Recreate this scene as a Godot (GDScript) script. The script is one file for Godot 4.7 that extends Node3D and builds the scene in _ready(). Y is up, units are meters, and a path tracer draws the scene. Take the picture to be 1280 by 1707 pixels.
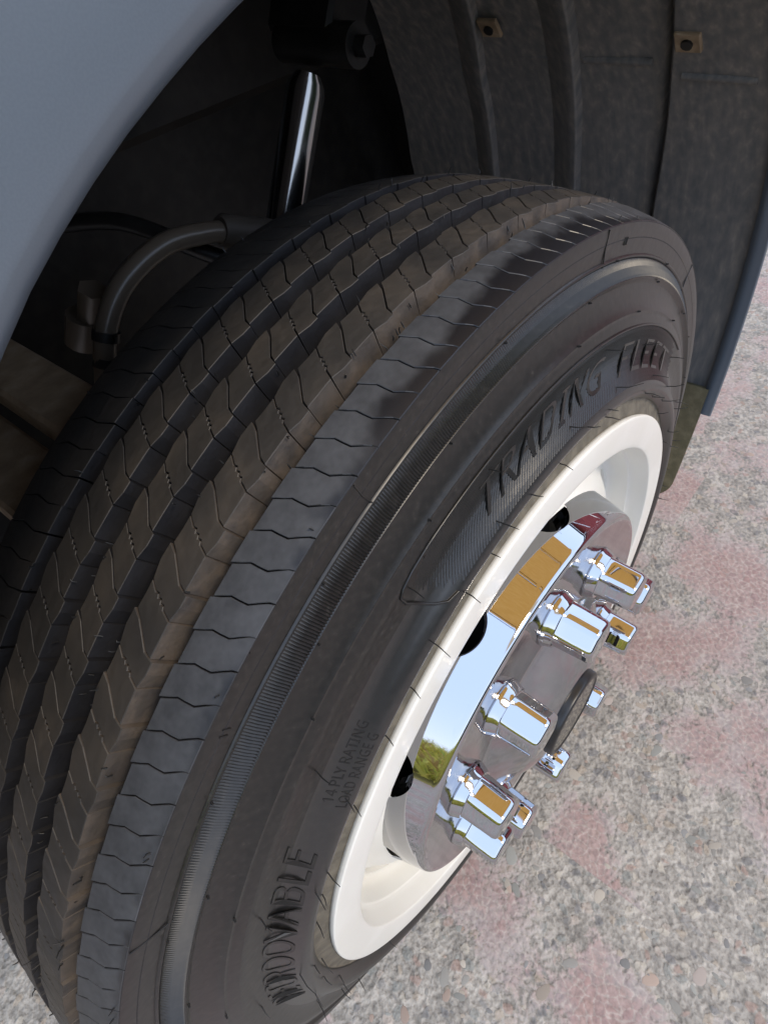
extends Node3D
# A truck wheel in its wheel well, seen close up. Lengths below are in tyre radii (times U = metres);
# the wheel's own frame has x along the axle (outwards), and angles run round the axle.

const U := 0.41
const TILT := deg_to_rad(30.0)
const AXLE := 0.404

var frame: Transform3D            # wheel frame -> world
var rng := RandomNumberGenerator.new()
var M := {}
var taken := {}

func _ready() -> void:
	rng.seed = 7
	frame = Transform3D(Basis(Vector3.RIGHT, -TILT), Vector3(0, AXLE, 0))
	make_camera_and_light()
	make_materials()
	make_ground()
	make_surroundings()
	make_truck()
	make_wheel()

# ---------------------------------------------------------------- camera, sky, sun
func make_camera_and_light() -> void:
	var cam := Camera3D.new()
	cam.name = "camera"
	var b := Basis(Vector3(0.76978559, 0.21861766, -0.59969698), Vector3(-0.4101454, 0.8893053, -0.20227911), Vector3(0.48909191, 0.4016745, 0.77423943))
	cam.transform = frame * Transform3D(b.orthonormalized(), Vector3(0.35469771, 0.87989135, 1.25677327) * U)
	cam.fov = rad_to_deg(2.0 * atan(853.5 / 1030.0))
	cam.near = 0.01
	cam.far = 400.0
	add_child(cam)
	cam.current = true
	var env := Environment.new()
	env.background_mode = Environment.BG_SKY
	var sky := Sky.new()
	var sm := ProceduralSkyMaterial.new()
	sm.sky_top_color = Color(0.70, 0.78, 0.91)
	sm.sky_horizon_color = Color(0.95, 0.97, 0.99)
	sm.sky_curve = 0.16
	sm.ground_bottom_color = Color(0.45, 0.43, 0.41)
	sm.ground_horizon_color = Color(0.62, 0.62, 0.62)
	sm.sky_energy_multiplier = 1.3
	sky.sky_material = sm
	env.sky = sky
	env.tonemap_mode = Environment.TONE_MAPPER_LINEAR
	env.tonemap_exposure = 1.36
	env.sdfgi_enabled = true
	env.ssao_enabled = true
	env.ssil_enabled = true
	var we := WorldEnvironment.new()
	we.name = "world_environment"
	we.environment = env
	add_child(we)
	var sun := DirectionalLight3D.new()
	sun.name = "sun"
	sun.light_energy = 0.6
	sun.light_color = Color(1.0, 0.94, 0.86)
	sun.light_angular_distance = 14.0
	sun.shadow_enabled = true
	add_child(sun)
	sun.look_at_from_position(Vector3(4.6, 6.0, -0.4), Vector3.ZERO)

# ---------------------------------------------------------------- helpers
func numbered(called: String, parent: Node) -> String:
	var key := str(parent.get_instance_id()) + called
	taken[key] = taken.get(key, -1) + 1
	return called if taken[key] == 0 else "%s_%03d" % [called, taken[key]]

func put(called: String, mesh: Mesh, mat: Material, parent: Node, tr := Transform3D()) -> MeshInstance3D:
	var o := MeshInstance3D.new()
	o.name = numbered(called, parent)
	o.mesh = mesh
	if mat:
		o.material_override = mat
	o.transform = tr
	parent.add_child(o, true)
	return o

func tag(o: Node, label: String, category: String, kind := "") -> void:
	o.set_meta("label", label)
	if category:
		o.set_meta("category", category)
	if kind:
		o.set_meta("kind", kind)

func pol(x: float, r: float, a: float) -> Vector3:
	return Vector3(x, r * cos(a), r * sin(a)) * U

class Builder:
	var v := PackedVector3Array()
	var n := PackedVector3Array()
	var uv := PackedVector2Array()
	var col := PackedColorArray()
	var use_col := false
	func tri(a: Vector3, b: Vector3, c: Vector3, na: Vector3, nb: Vector3, nc: Vector3, ua := Vector2.ZERO, ub := Vector2.ZERO, uc := Vector2.ZERO) -> void:
		# front faces run clockwise: keep the winding that agrees with the normals
		if (b - a).cross(c - a).dot(na + nb + nc) > 0.0:
			v.append_array([a, c, b]); n.append_array([na, nc, nb]); uv.append_array([ua, uc, ub])
		else:
			v.append_array([a, b, c]); n.append_array([na, nb, nc]); uv.append_array([ua, ub, uc])
	func flat(a: Vector3, b: Vector3, c: Vector3, outward: Vector3) -> void:
		var g := (b - a).cross(c - a)
		if g.length_squared() < 1e-18:
			return
		g = g.normalized()
		if g.dot(outward) < 0.0:
			g = -g
		tri(a, b, c, g, g, g, Vector2(a.x + a.z, a.y), Vector2(b.x + b.z, b.y), Vector2(c.x + c.z, c.y))
	func quad(a: Vector3, b: Vector3, c: Vector3, d: Vector3, outward: Vector3) -> void:
		flat(a, b, c, outward)
		flat(a, c, d, outward)
	func done() -> ArrayMesh:
		var arr := []
		arr.resize(Mesh.ARRAY_MAX)
		arr[Mesh.ARRAY_VERTEX] = v
		arr[Mesh.ARRAY_NORMAL] = n
		arr[Mesh.ARRAY_TEX_UV] = uv
		if use_col:
			arr[Mesh.ARRAY_COLOR] = col
		var m := ArrayMesh.new()
		m.add_surface_from_arrays(Mesh.PRIMITIVE_TRIANGLES, arr)
		return m

func smooth_path(p: PackedVector2Array, steps: int) -> PackedVector2Array:
	# Catmull-Rom through the given (x, r) points
	var out := PackedVector2Array()
	for i in p.size() - 1:
		var p0 := p[maxi(i - 1, 0)]
		var p3 := p[mini(i + 2, p.size() - 1)]
		for s in steps:
			out.append(p[i].cubic_interpolate(p[i + 1], p0, p3, float(s) / steps))
	out.append(p[p.size() - 1])
	return out

func lathe(b: Builder, path: PackedVector2Array, segs: int, side: float, a0 := 0.0, a1 := TAU) -> void:
	# one smooth band turned round the axle; side +1: the normal is to the left of the path's run in (x, r)
	var nor := PackedVector2Array()
	for i in path.size():
		var t := path[mini(i + 1, path.size() - 1)] - path[maxi(i - 1, 0)]
		nor.append(Vector2(-t.y, t.x).normalized() * side)
	for j in segs:
		var t0 := a0 + (a1 - a0) * j / segs
		var t1 := a0 + (a1 - a0) * (j + 1) / segs
		for i in path.size() - 1:
			var p := path[i]
			var q := path[i + 1]
			var A := pol(p.x, p.y, t0)
			var B := pol(q.x, q.y, t0)
			var C := pol(q.x, q.y, t1)
			var D := pol(p.x, p.y, t1)
			var nA := pol(nor[i].x, nor[i].y, t0).normalized()
			var nB := pol(nor[i + 1].x, nor[i + 1].y, t0).normalized()
			var nC := pol(nor[i + 1].x, nor[i + 1].y, t1).normalized()
			var nD := pol(nor[i].x, nor[i].y, t1).normalized()
			var k0 := float(i) / path.size()
			var k1 := float(i + 1) / path.size()
			b.tri(A, B, C, nA, nB, nC, Vector2(t0, k0), Vector2(t0, k1), Vector2(t1, k1))
			b.tri(A, C, D, nA, nC, nD, Vector2(t0, k0), Vector2(t1, k1), Vector2(t1, k0))

func tube(b: Builder, pts: PackedVector3Array, radius: PackedFloat32Array, sides := 6, caps := true) -> void:
	# pts in metres
	var up := Vector3(0.31, 0.87, 0.39).normalized()
	var rings := []
	for i in pts.size():
		var t := (pts[mini(i + 1, pts.size() - 1)] - pts[maxi(i - 1, 0)]).normalized()
		var u := t.cross(up).normalized()
		var w := t.cross(u)
		var rr := radius[mini(i, radius.size() - 1)]
		var ring := []
		for k in sides:
			var d := u * cos(TAU * k / sides) + w * sin(TAU * k / sides)
			ring.append([pts[i] + d * rr, d])
		rings.append(ring)
	for i in pts.size() - 1:
		for k in sides:
			var A = rings[i][k]
			var B = rings[i][(k + 1) % sides]
			var C = rings[i + 1][(k + 1) % sides]
			var D = rings[i + 1][k]
			b.tri(A[0], B[0], C[0], A[1], B[1], C[1])
			b.tri(A[0], C[0], D[0], A[1], C[1], D[1])
	if caps:
		for e in [0, pts.size() - 1]:
			var o: Vector3 = (pts[0] - pts[1]) if e == 0 else (pts[e] - pts[e - 1])
			for k in range(1, sides - 1):
				b.flat(rings[e][0][0], rings[e][k][0], rings[e][k + 1][0], o)

func curve(pts: Array, steps := 8) -> PackedVector3Array:
	var out := PackedVector3Array()
	for i in pts.size() - 1:
		var p0: Vector3 = pts[maxi(i - 1, 0)]
		var p1: Vector3 = pts[i]
		var p2: Vector3 = pts[i + 1]
		var p3: Vector3 = pts[mini(i + 2, pts.size() - 1)]
		for s in steps:
			out.append(p1.cubic_interpolate(p2, p0, p3, float(s) / steps))
	out.append(pts[pts.size() - 1])
	return out

func box(b: Builder, at: Transform3D, size: Vector3, bevel := 0.002) -> void:
	# a box with chamfered edges
	var h := size * 0.5
	var c := minf(bevel, minf(h.x, minf(h.y, h.z)) * 0.5)
	for ax in 3:
		for s in [-1.0, 1.0]:
			var e1 := (ax + 1) % 3
			var e2 := (ax + 2) % 3
			var q := []
			for k in [[-1, -1], [1, -1], [1, 1], [-1, 1]]:
				var p := Vector3.ZERO
				p[ax] = h[ax] * s
				p[e1] = (h[e1] - c) * k[0]
				p[e2] = (h[e2] - c) * k[1]
				q.append(at * p)
			var o := Vector3.ZERO
			o[ax] = s
			b.quad(q[0], q[1], q[2], q[3], at.basis * o)
	for ax in 3:
		var e1 := (ax + 1) % 3
		var e2 := (ax + 2) % 3
		for s1 in [-1.0, 1.0]:
			for s2 in [-1.0, 1.0]:
				var q := []
				for k in [[-1, 0], [1, 0], [1, 1], [-1, 1]]:
					var p := Vector3.ZERO
					p[ax] = (h[ax] - c) * k[0]
					p[e1] = (h[e1] - (c if k[1] == 1 else 0.0)) * s1
					p[e2] = (h[e2] - (c if k[1] == 0 else 0.0)) * s2
					q.append(at * p)
				var o := Vector3.ZERO
				o[e1] = s1
				o[e2] = s2
				b.quad(q[0], q[1], q[2], q[3], at.basis * o)
	for sx in [-1.0, 1.0]:
		for sy in [-1.0, 1.0]:
			for sz in [-1.0, 1.0]:
				var s := Vector3(sx, sy, sz)
				b.flat(at * (s * Vector3(h.x, h.y - c, h.z - c)), at * (s * Vector3(h.x - c, h.y, h.z - c)), at * (s * Vector3(h.x - c, h.y - c, h.z)), at.basis * s)

# ---------------------------------------------------------------- materials
func noise_tex(freq: float, colors: Array, stops: Array, size := 512, kind := FastNoiseLite.TYPE_SIMPLEX_SMOOTH, octaves := 4, sd := 1) -> NoiseTexture2D:
	var n := FastNoiseLite.new()
	n.noise_type = kind
	n.frequency = freq
	n.fractal_octaves = octaves
	n.seed = sd
	var t := NoiseTexture2D.new()
	t.width = size
	t.height = size
	t.seamless = true
	t.noise = n
	var g := Gradient.new()
	g.offsets = PackedFloat32Array(stops)
	var cs := PackedColorArray()
	for c in colors:
		cs.append((c as Color).linear_to_srgb())
	g.colors = cs
	t.color_ramp = g
	return t

func bump_tex(freq: float, strength: float, size := 512, octaves := 4, sd := 3) -> NoiseTexture2D:
	var n := FastNoiseLite.new()
	n.noise_type = FastNoiseLite.TYPE_SIMPLEX_SMOOTH
	n.frequency = freq
	n.fractal_octaves = octaves
	n.seed = sd
	var t := NoiseTexture2D.new()
	t.width = size
	t.height = size
	t.seamless = true
	t.noise = n
	t.as_normal_map = true
	t.bump_strength = strength
	return t

func mat(called: String, rough: float, tex: Texture2D, scale: float, normal: Texture2D = null, nscale := 1.0, metal := 0.0) -> StandardMaterial3D:
	var m := StandardMaterial3D.new()
	m.resource_name = called
	m.roughness = rough
	m.metallic = metal
	m.albedo_texture = tex
	m.uv1_triplanar = true
	m.uv1_scale = Vector3.ONE * scale
	if normal:
		m.normal_enabled = true
		m.normal_texture = normal
		m.normal_scale = nscale
	return m

func plain(called: String, c: Color, rough: float, metal := 0.0) -> StandardMaterial3D:
	var m := StandardMaterial3D.new()
	m.resource_name = called
	m.albedo_color = c.linear_to_srgb()
	m.roughness = rough
	m.metallic = metal
	return m

func shoulder_material(grain: Texture2D) -> StandardMaterial3D:
	# tyre dressing has run over the shoulder's outer edge in ragged dark, glossy patches; the rest is dry, with a bluish sheen put into its colour
	var wide := 2048
	var high := 64
	var im := Image.create(wide, high, false, Image.FORMAT_RGB8)
	var ro := Image.create(wide, high, false, Image.FORMAT_RGB8)
	var n := FastNoiseLite.new()
	n.frequency = 1.0
	n.fractal_octaves = 4
	n.seed = 17
	for x in wide:
		for y in high:
			var a := TAU * x / wide
			var v := (y + 0.5) / high
			var p := Vector3(cos(a), sin(a), v * 0.07)
			var reach := 0.10 + 0.40 * n.get_noise_3dv(p * 4.0) + 0.28 * n.get_noise_3dv(p * 16.0)
			var d := deg_to_rad(29.0)
			reach += 0.36 * exp(-pow((a - d) / 0.30, 2.0)) - 0.2 * smoothstep(0.85, 1.3, a)
			var wet := smoothstep(-0.22, 0.16, v - (1.0 - reach))
			var dry := 0.052 * (1.0 + 0.35 * n.get_noise_3dv(p * 25.0) + 0.25 * n.get_noise_3dv(p * 110.0))
			var c := Color(dry * 0.97, dry * 1.01, dry * 1.1).lerp(Color(0.009, 0.009, 0.011), wet)
			im.set_pixel(x, y, c.linear_to_srgb())
			var r := lerpf(0.56, 0.36, wet)
			ro.set_pixel(x, y, Color(r, r, r))
	var m := StandardMaterial3D.new()
	m.resource_name = "shoulder rubber"
	m.albedo_texture = ImageTexture.create_from_image(im)
	m.roughness = 1.0
	m.roughness_texture = ImageTexture.create_from_image(ro)
	return m

func g(v: float, warm := 0.0) -> Color:
	return Color(v * (1.0 + warm), v, v * (1.0 - warm))

func make_materials() -> void:
	var fine := bump_tex(0.05, 4.0)
	var grain := bump_tex(0.12, 6.0, 512, 3, 9)
	M.tread = mat("tread rubber", 0.6, noise_tex(0.010, [g(0.024, 0.08), g(0.034, 0.13), g(0.050, 0.2), g(0.09, 0.2)], [0.25, 0.55, 0.85, 0.98], 1024, FastNoiseLite.TYPE_SIMPLEX_SMOOTH, 7, 4), 1.9, grain, 0.10)
	M.tread.uv1_offset = Vector3(0.3, 0.45, 0.1)
	M.tread.uv1_world_triplanar = true
	M.groove = mat("groove rubber", 0.55, noise_tex(0.012, [Color(0.009, 0.009, 0.011), Color(0.017, 0.017, 0.020)], [0.3, 0.8]), 4.0, grain, 0.06)  # darker than the tread: groove shade put into the colour
	M.groove.uv1_world_triplanar = true
	M.groove_brown = mat("brown groove rubber", 0.65, noise_tex(0.012, [Color(0.052, 0.045, 0.040), Color(0.100, 0.080, 0.064), Color(0.036, 0.034, 0.035)], [0.25, 0.6, 0.9], 512, FastNoiseLite.TYPE_SIMPLEX_SMOOTH, 5), 4.0, grain, 0.1)  # lighter and browner than the other groove walls
	M.groove_brown.uv1_world_triplanar = true
	M.sidewall = mat("sidewall rubber", 0.33, noise_tex(0.06, [g(0.009, 0.06), g(0.013, 0.08), g(0.020, 0.1), g(0.07, 0.1)], [0.2, 0.55, 0.8, 0.97], 1024, FastNoiseLite.TYPE_SIMPLEX_SMOOTH, 6), 3.0, fine, 0.04)
	M.dressed_sheen = mat("dressed rubber", 0.30, noise_tex(0.06, [g(0.008, 0.04), g(0.012, 0.06), g(0.020, 0.08)], [0.2, 0.6, 0.9], 1024, FastNoiseLite.TYPE_SIMPLEX_SMOOTH, 6), 3.0, fine, 0.03)
	M.dressed_sheen.metallic_specular = 0.8  # dressing gloss, specular raised on this ring to bring up its sheen
	M.raised = mat("moulded rubber", 0.30, noise_tex(0.02, [g(0.011, 0.04), g(0.016, 0.06)], [0.3, 0.75]), 4.0, fine, 0.05)
	M.shoulder = shoulder_material(grain)
	M.hair = plain("rubber hair", g(0.02), 0.5)
	M.bead = mat("dusty rubber", 0.6, noise_tex(0.02, [Color(0.10, 0.09, 0.07), Color(0.17, 0.15, 0.115)], [0.3, 0.75]), 6.0, fine, 0.2)
	M.white = mat("white enamel", 0.36, noise_tex(0.006, [Color(0.79, 0.775, 0.71), Color(0.83, 0.815, 0.76)], [0.3, 0.7]), 3.0, fine, 0.03)
	M.white.clearcoat_enabled = true
	M.white.clearcoat = 0.25
	M.white.clearcoat_roughness = 0.12
	M.chrome = plain("chrome", Color(0.54, 0.545, 0.565), 0.03, 1.0)
	M.chrome_dull = mat("smeared chrome", 0.11, noise_tex(0.02, [Color(0.40, 0.40, 0.42), Color(0.47, 0.47, 0.49)], [0.3, 0.7]), 3.0, fine, 0.02, 1.0)
	M.cap = mat("cap print", 0.3, noise_tex(0.03, [g(0.008), g(0.03), Color(0.42, 0.38, 0.30)], [0.45, 0.52, 0.62]), 14.0, grain, 0.3, 0.2)
	M.black = plain("black plastic", g(0.015), 0.35)
	M.paint = mat("blue grey paint", 0.36, noise_tex(0.25, [Color(0.100, 0.123, 0.152), Color(0.108, 0.132, 0.162)], [0.3, 0.7], 512, FastNoiseLite.TYPE_SIMPLEX, 2), 9.0)
	M.paint.clearcoat_enabled = true
	M.paint.clearcoat = 0.35
	M.paint.clearcoat_roughness = 0.25
	M.liner = mat("dusty liner plastic", 0.6, noise_tex(0.012, [g(0.125, -0.02), g(0.160, 0.03), g(0.210, 0.09), g(0.30, 0.14)], [0.2, 0.5, 0.76, 1.0], 1024, FastNoiseLite.TYPE_SIMPLEX_SMOOTH, 7, 11), 2.0, grain, 0.15)
	M.liner.uv1_scale = Vector3(6.0, 1.2, 4.0)
	M.flap = mat("dusty rubber flap", 0.75, noise_tex(0.02, [Color(0.12, 0.105, 0.06), Color(0.19, 0.165, 0.10)], [0.3, 0.75], 512, FastNoiseLite.TYPE_SIMPLEX_SMOOTH, 5), 4.0, grain, 0.2)
	M.steel_dark = mat("black chassis paint", 0.42, noise_tex(0.02, [g(0.008), g(0.017, 0.08)], [0.3, 0.8]), 3.0, fine, 0.05)
	M.hose = plain("black hose", g(0.085, 0.25), 0.30)
	M.gloss = plain("dark plated steel", g(0.30), 0.14, 1.0)
	M.rust = mat("dusty rusty steel", 0.7, noise_tex(0.014, [Color(0.22, 0.155, 0.095), Color(0.33, 0.24, 0.15), Color(0.40, 0.31, 0.22)], [0.25, 0.6, 0.85]), 5.0, grain, 0.2)
	M.sleeve = plain("dusty sleeve", Color(0.060, 0.050, 0.040), 0.55)
	M.rod = plain("polished damper rod", Color(0.75, 0.76, 0.74), 0.08, 1.0)

# ---------------------------------------------------------------- ground
func make_ground() -> void:
	var size := 1280
	var span := 1.5
	var cell := FastNoiseLite.new()
	cell.noise_type = FastNoiseLite.TYPE_CELLULAR
	cell.cellular_return_type = FastNoiseLite.RETURN_CELL_VALUE
	cell.frequency = 0.10
	cell.fractal_type = FastNoiseLite.FRACTAL_NONE
	cell.seed = 5
	cell.domain_warp_enabled = true
	cell.domain_warp_amplitude = 6.0
	cell.domain_warp_frequency = 0.05
	var edge := cell.duplicate() as FastNoiseLite
	edge.cellular_return_type = FastNoiseLite.RETURN_DISTANCE2_SUB
	var grit := FastNoiseLite.new()
	grit.noise_type = FastNoiseLite.TYPE_CELLULAR
	grit.cellular_return_type = FastNoiseLite.RETURN_CELL_VALUE
	grit.fractal_type = FastNoiseLite.FRACTAL_NONE
	grit.frequency = 0.23
	grit.seed = 77
	var big := FastNoiseLite.new()
	big.frequency = 0.0032
	big.fractal_octaves = 5
	big.seed = 21
	var fine := FastNoiseLite.new()
	fine.frequency = 0.12
	fine.fractal_octaves = 4
	fine.seed = 8
	var mid := FastNoiseLite.new()
	mid.frequency = 0.02
	mid.fractal_octaves = 4
	mid.seed = 33
	var im := Image.create(size, size, false, Image.FORMAT_RGB8)
	var hm := Image.create(size, size, false, Image.FORMAT_L8)
	var stones := [Color(0.33, 0.31, 0.28), Color(0.17, 0.17, 0.175), Color(0.40, 0.34, 0.27), Color(0.36, 0.26, 0.22), Color(0.50, 0.46, 0.39), Color(0.25, 0.26, 0.245), Color(0.44, 0.38, 0.33), Color(0.28, 0.27, 0.26)]
	for y in size:
		for x in size:
			var f := fine.get_noise_2d(x, y)
			var m := mid.get_noise_2d(x, y)
			var c := Color(0.385, 0.362, 0.325) * (1.0 + 0.40 * f + 0.45 * m)
			var gv := grit.get_noise_2d(x, y)
			if gv < -0.45:
				c = c * 0.78
			elif gv > 0.6:
				c = c * 1.08
			var cv := cell.get_noise_2d(x, y)
			var ed := edge.get_noise_2d(x, y) + 1.0
			var h := 0.5 + 0.25 * f
			if cv > 0.18:
				var s: Color = stones[int((cv + 1.0) * 497.0) % stones.size()]
				var k := clampf((ed - 0.12) * 6.0, 0.0, 1.0) * 0.72
				c = c.lerp(s * (1.0 + 0.2 * f), k)
				h += 0.2 * k
			# worn pink paint that stays in patches
			var p := big.get_noise_2d(x, y) * 1.6 + 0.35 * m + 0.25 * f
			var pk := smoothstep(-0.06, 0.28, p)
			var crack := smoothstep(0.0, 0.16, ed)
			var pink := Color(0.40, 0.27, 0.265).lerp(Color(0.40, 0.35, 0.345), clampf(0.55 + 1.2 * m, 0.0, 1.0))
			pink = pink.lerp(Color(0.365, 0.215, 0.20), 0.7 * smoothstep(0.22, 0.62, p + 0.35 * mid.get_noise_2d(x * 0.5 + 400.0, y * 0.5)))
			c = c.lerp(pink.lerp(Color(0.55, 0.50, 0.45), 0.6 * (1.0 - crack)) * (1.0 + 0.3 * f), 0.72 * pk)
			h = lerpf(h, 0.62 + 0.06 * f, 0.7 * pk)
			c = c * 0.80
			c.a = 1.0
			im.set_pixel(x, y, c.linear_to_srgb())
			hm.set_pixel(x, y, Color(h, h, h))
	var m := StandardMaterial3D.new()
	m.resource_name = "washed concrete"
	m.albedo_texture = ImageTexture.create_from_image(im)
	hm.convert(Image.FORMAT_RGB8)
	var nm := hm.duplicate() as Image
	nm.bump_map_to_normal_map(5.0)
	m.normal_enabled = true
	m.normal_texture = ImageTexture.create_from_image(nm)
	m.normal_scale = 0.9
	m.roughness = 0.8
	m.uv1_scale = Vector3.ONE * 240.0 / span
	var pm := PlaneMesh.new()
	pm.size = Vector2(240, 240)
	var o := put("ground", pm, m, self)
	tag(o, "washed concrete yard with embedded pebbles and worn pink paint", "ground", "structure")
	# pebbles set flush in the concrete near the wheel: nobody could count them
	var sb := Builder.new()
	var rings := 5
	for j in rings:
		for k in 10:
			var ph0 := PI * 0.5 * j / rings
			var ph1 := PI * 0.5 * (j + 1) / rings
			var q := []
			for e in [[ph0, k], [ph0, k + 1], [ph1, k + 1], [ph1, k]]:
				var w := 1.0 + 0.13 * sin(2.0 * TAU * e[1] / 10 + 1.0) + 0.1 * cos(3.0 * TAU * e[1] / 10)
				q.append(Vector3(cos(e[0]) * cos(TAU * e[1] / 10) * w, sin(e[0]), cos(e[0]) * sin(TAU * e[1] / 10) * w))
			b_tri(sb, q[0], q[1], q[2])
			b_tri(sb, q[0], q[2], q[3])
	var mm := MultiMesh.new()
	mm.transform_format = MultiMesh.TRANSFORM_3D
	mm.use_colors = true
	mm.mesh = sb.done()
	var count := 3000
	mm.instance_count = count
	var tints := [Color(0.20, 0.20, 0.19), Color(0.27, 0.27, 0.25), Color(0.15, 0.16, 0.17), Color(0.30, 0.25, 0.20), Color(0.34, 0.24, 0.19), Color(0.42, 0.38, 0.32), Color(0.23, 0.245, 0.23), Color(0.37, 0.31, 0.28)]
	var i := -1
	while i < count - 1:
		var at := Vector2(rng.randf_range(-0.75, 0.65), rng.randf_range(-1.9, 0.85))
		if mid.get_noise_2d(at.x * 300.0, at.y * 300.0) < rng.randf_range(-0.4, 0.3):
			continue
		var px := Vector2(fposmod(at.x / span, 1.0), fposmod(at.y / span, 1.0)) * size
		var paint := big.get_noise_2d(px.x, px.y) * 1.6 + 0.35 * mid.get_noise_2d(px.x, px.y)
		if paint > 0.08 + 0.3 * pow(rng.randf(), 3.0):
			continue
		i += 1
		var r := 0.0022 + 0.0062 * pow(rng.randf(), 3.2)
		if i % 70 == 0:
			r = rng.randf_range(0.008, 0.014)
		var tr := Transform3D(Basis.from_euler(Vector3(0, rng.randf() * TAU, 0)).scaled_local(Vector3(r * rng.randf_range(0.75, 1.5), r * 0.07 + 0.0003, r * rng.randf_range(0.7, 1.05))), Vector3(at.x, 0.0, at.y))
		mm.set_instance_transform(i, tr)
		var c: Color = tints[rng.randi() % tints.size()]
		mm.set_instance_color(i, c.lerp(Color(0.30, 0.28, 0.25), 0.35) * rng.randf_range(0.75, 1.1))
	var mi := MultiMeshInstance3D.new()
	mi.name = "pebbles"
	mi.multimesh = mm
	var pmat := plain("pebble", Color.WHITE, 0.7)
	pmat.vertex_color_use_as_albedo = true
	mi.material_override = pmat
	add_child(mi)
	tag(mi, "grey and brown pebbles set flush in the concrete around the wheel", "pebbles", "stuff")

func b_tri(sb: Builder, a: Vector3, b: Vector3, c: Vector3) -> void:
	if (b - a).cross(c - a).length_squared() < 1e-14:
		return
	sb.tri(a, b, c, Vector3(a.x, a.y * 1.2, a.z).normalized(), Vector3(b.x, b.y * 1.2, b.z).normalized(), Vector3(c.x, c.y * 1.2, c.z).normalized())

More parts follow.
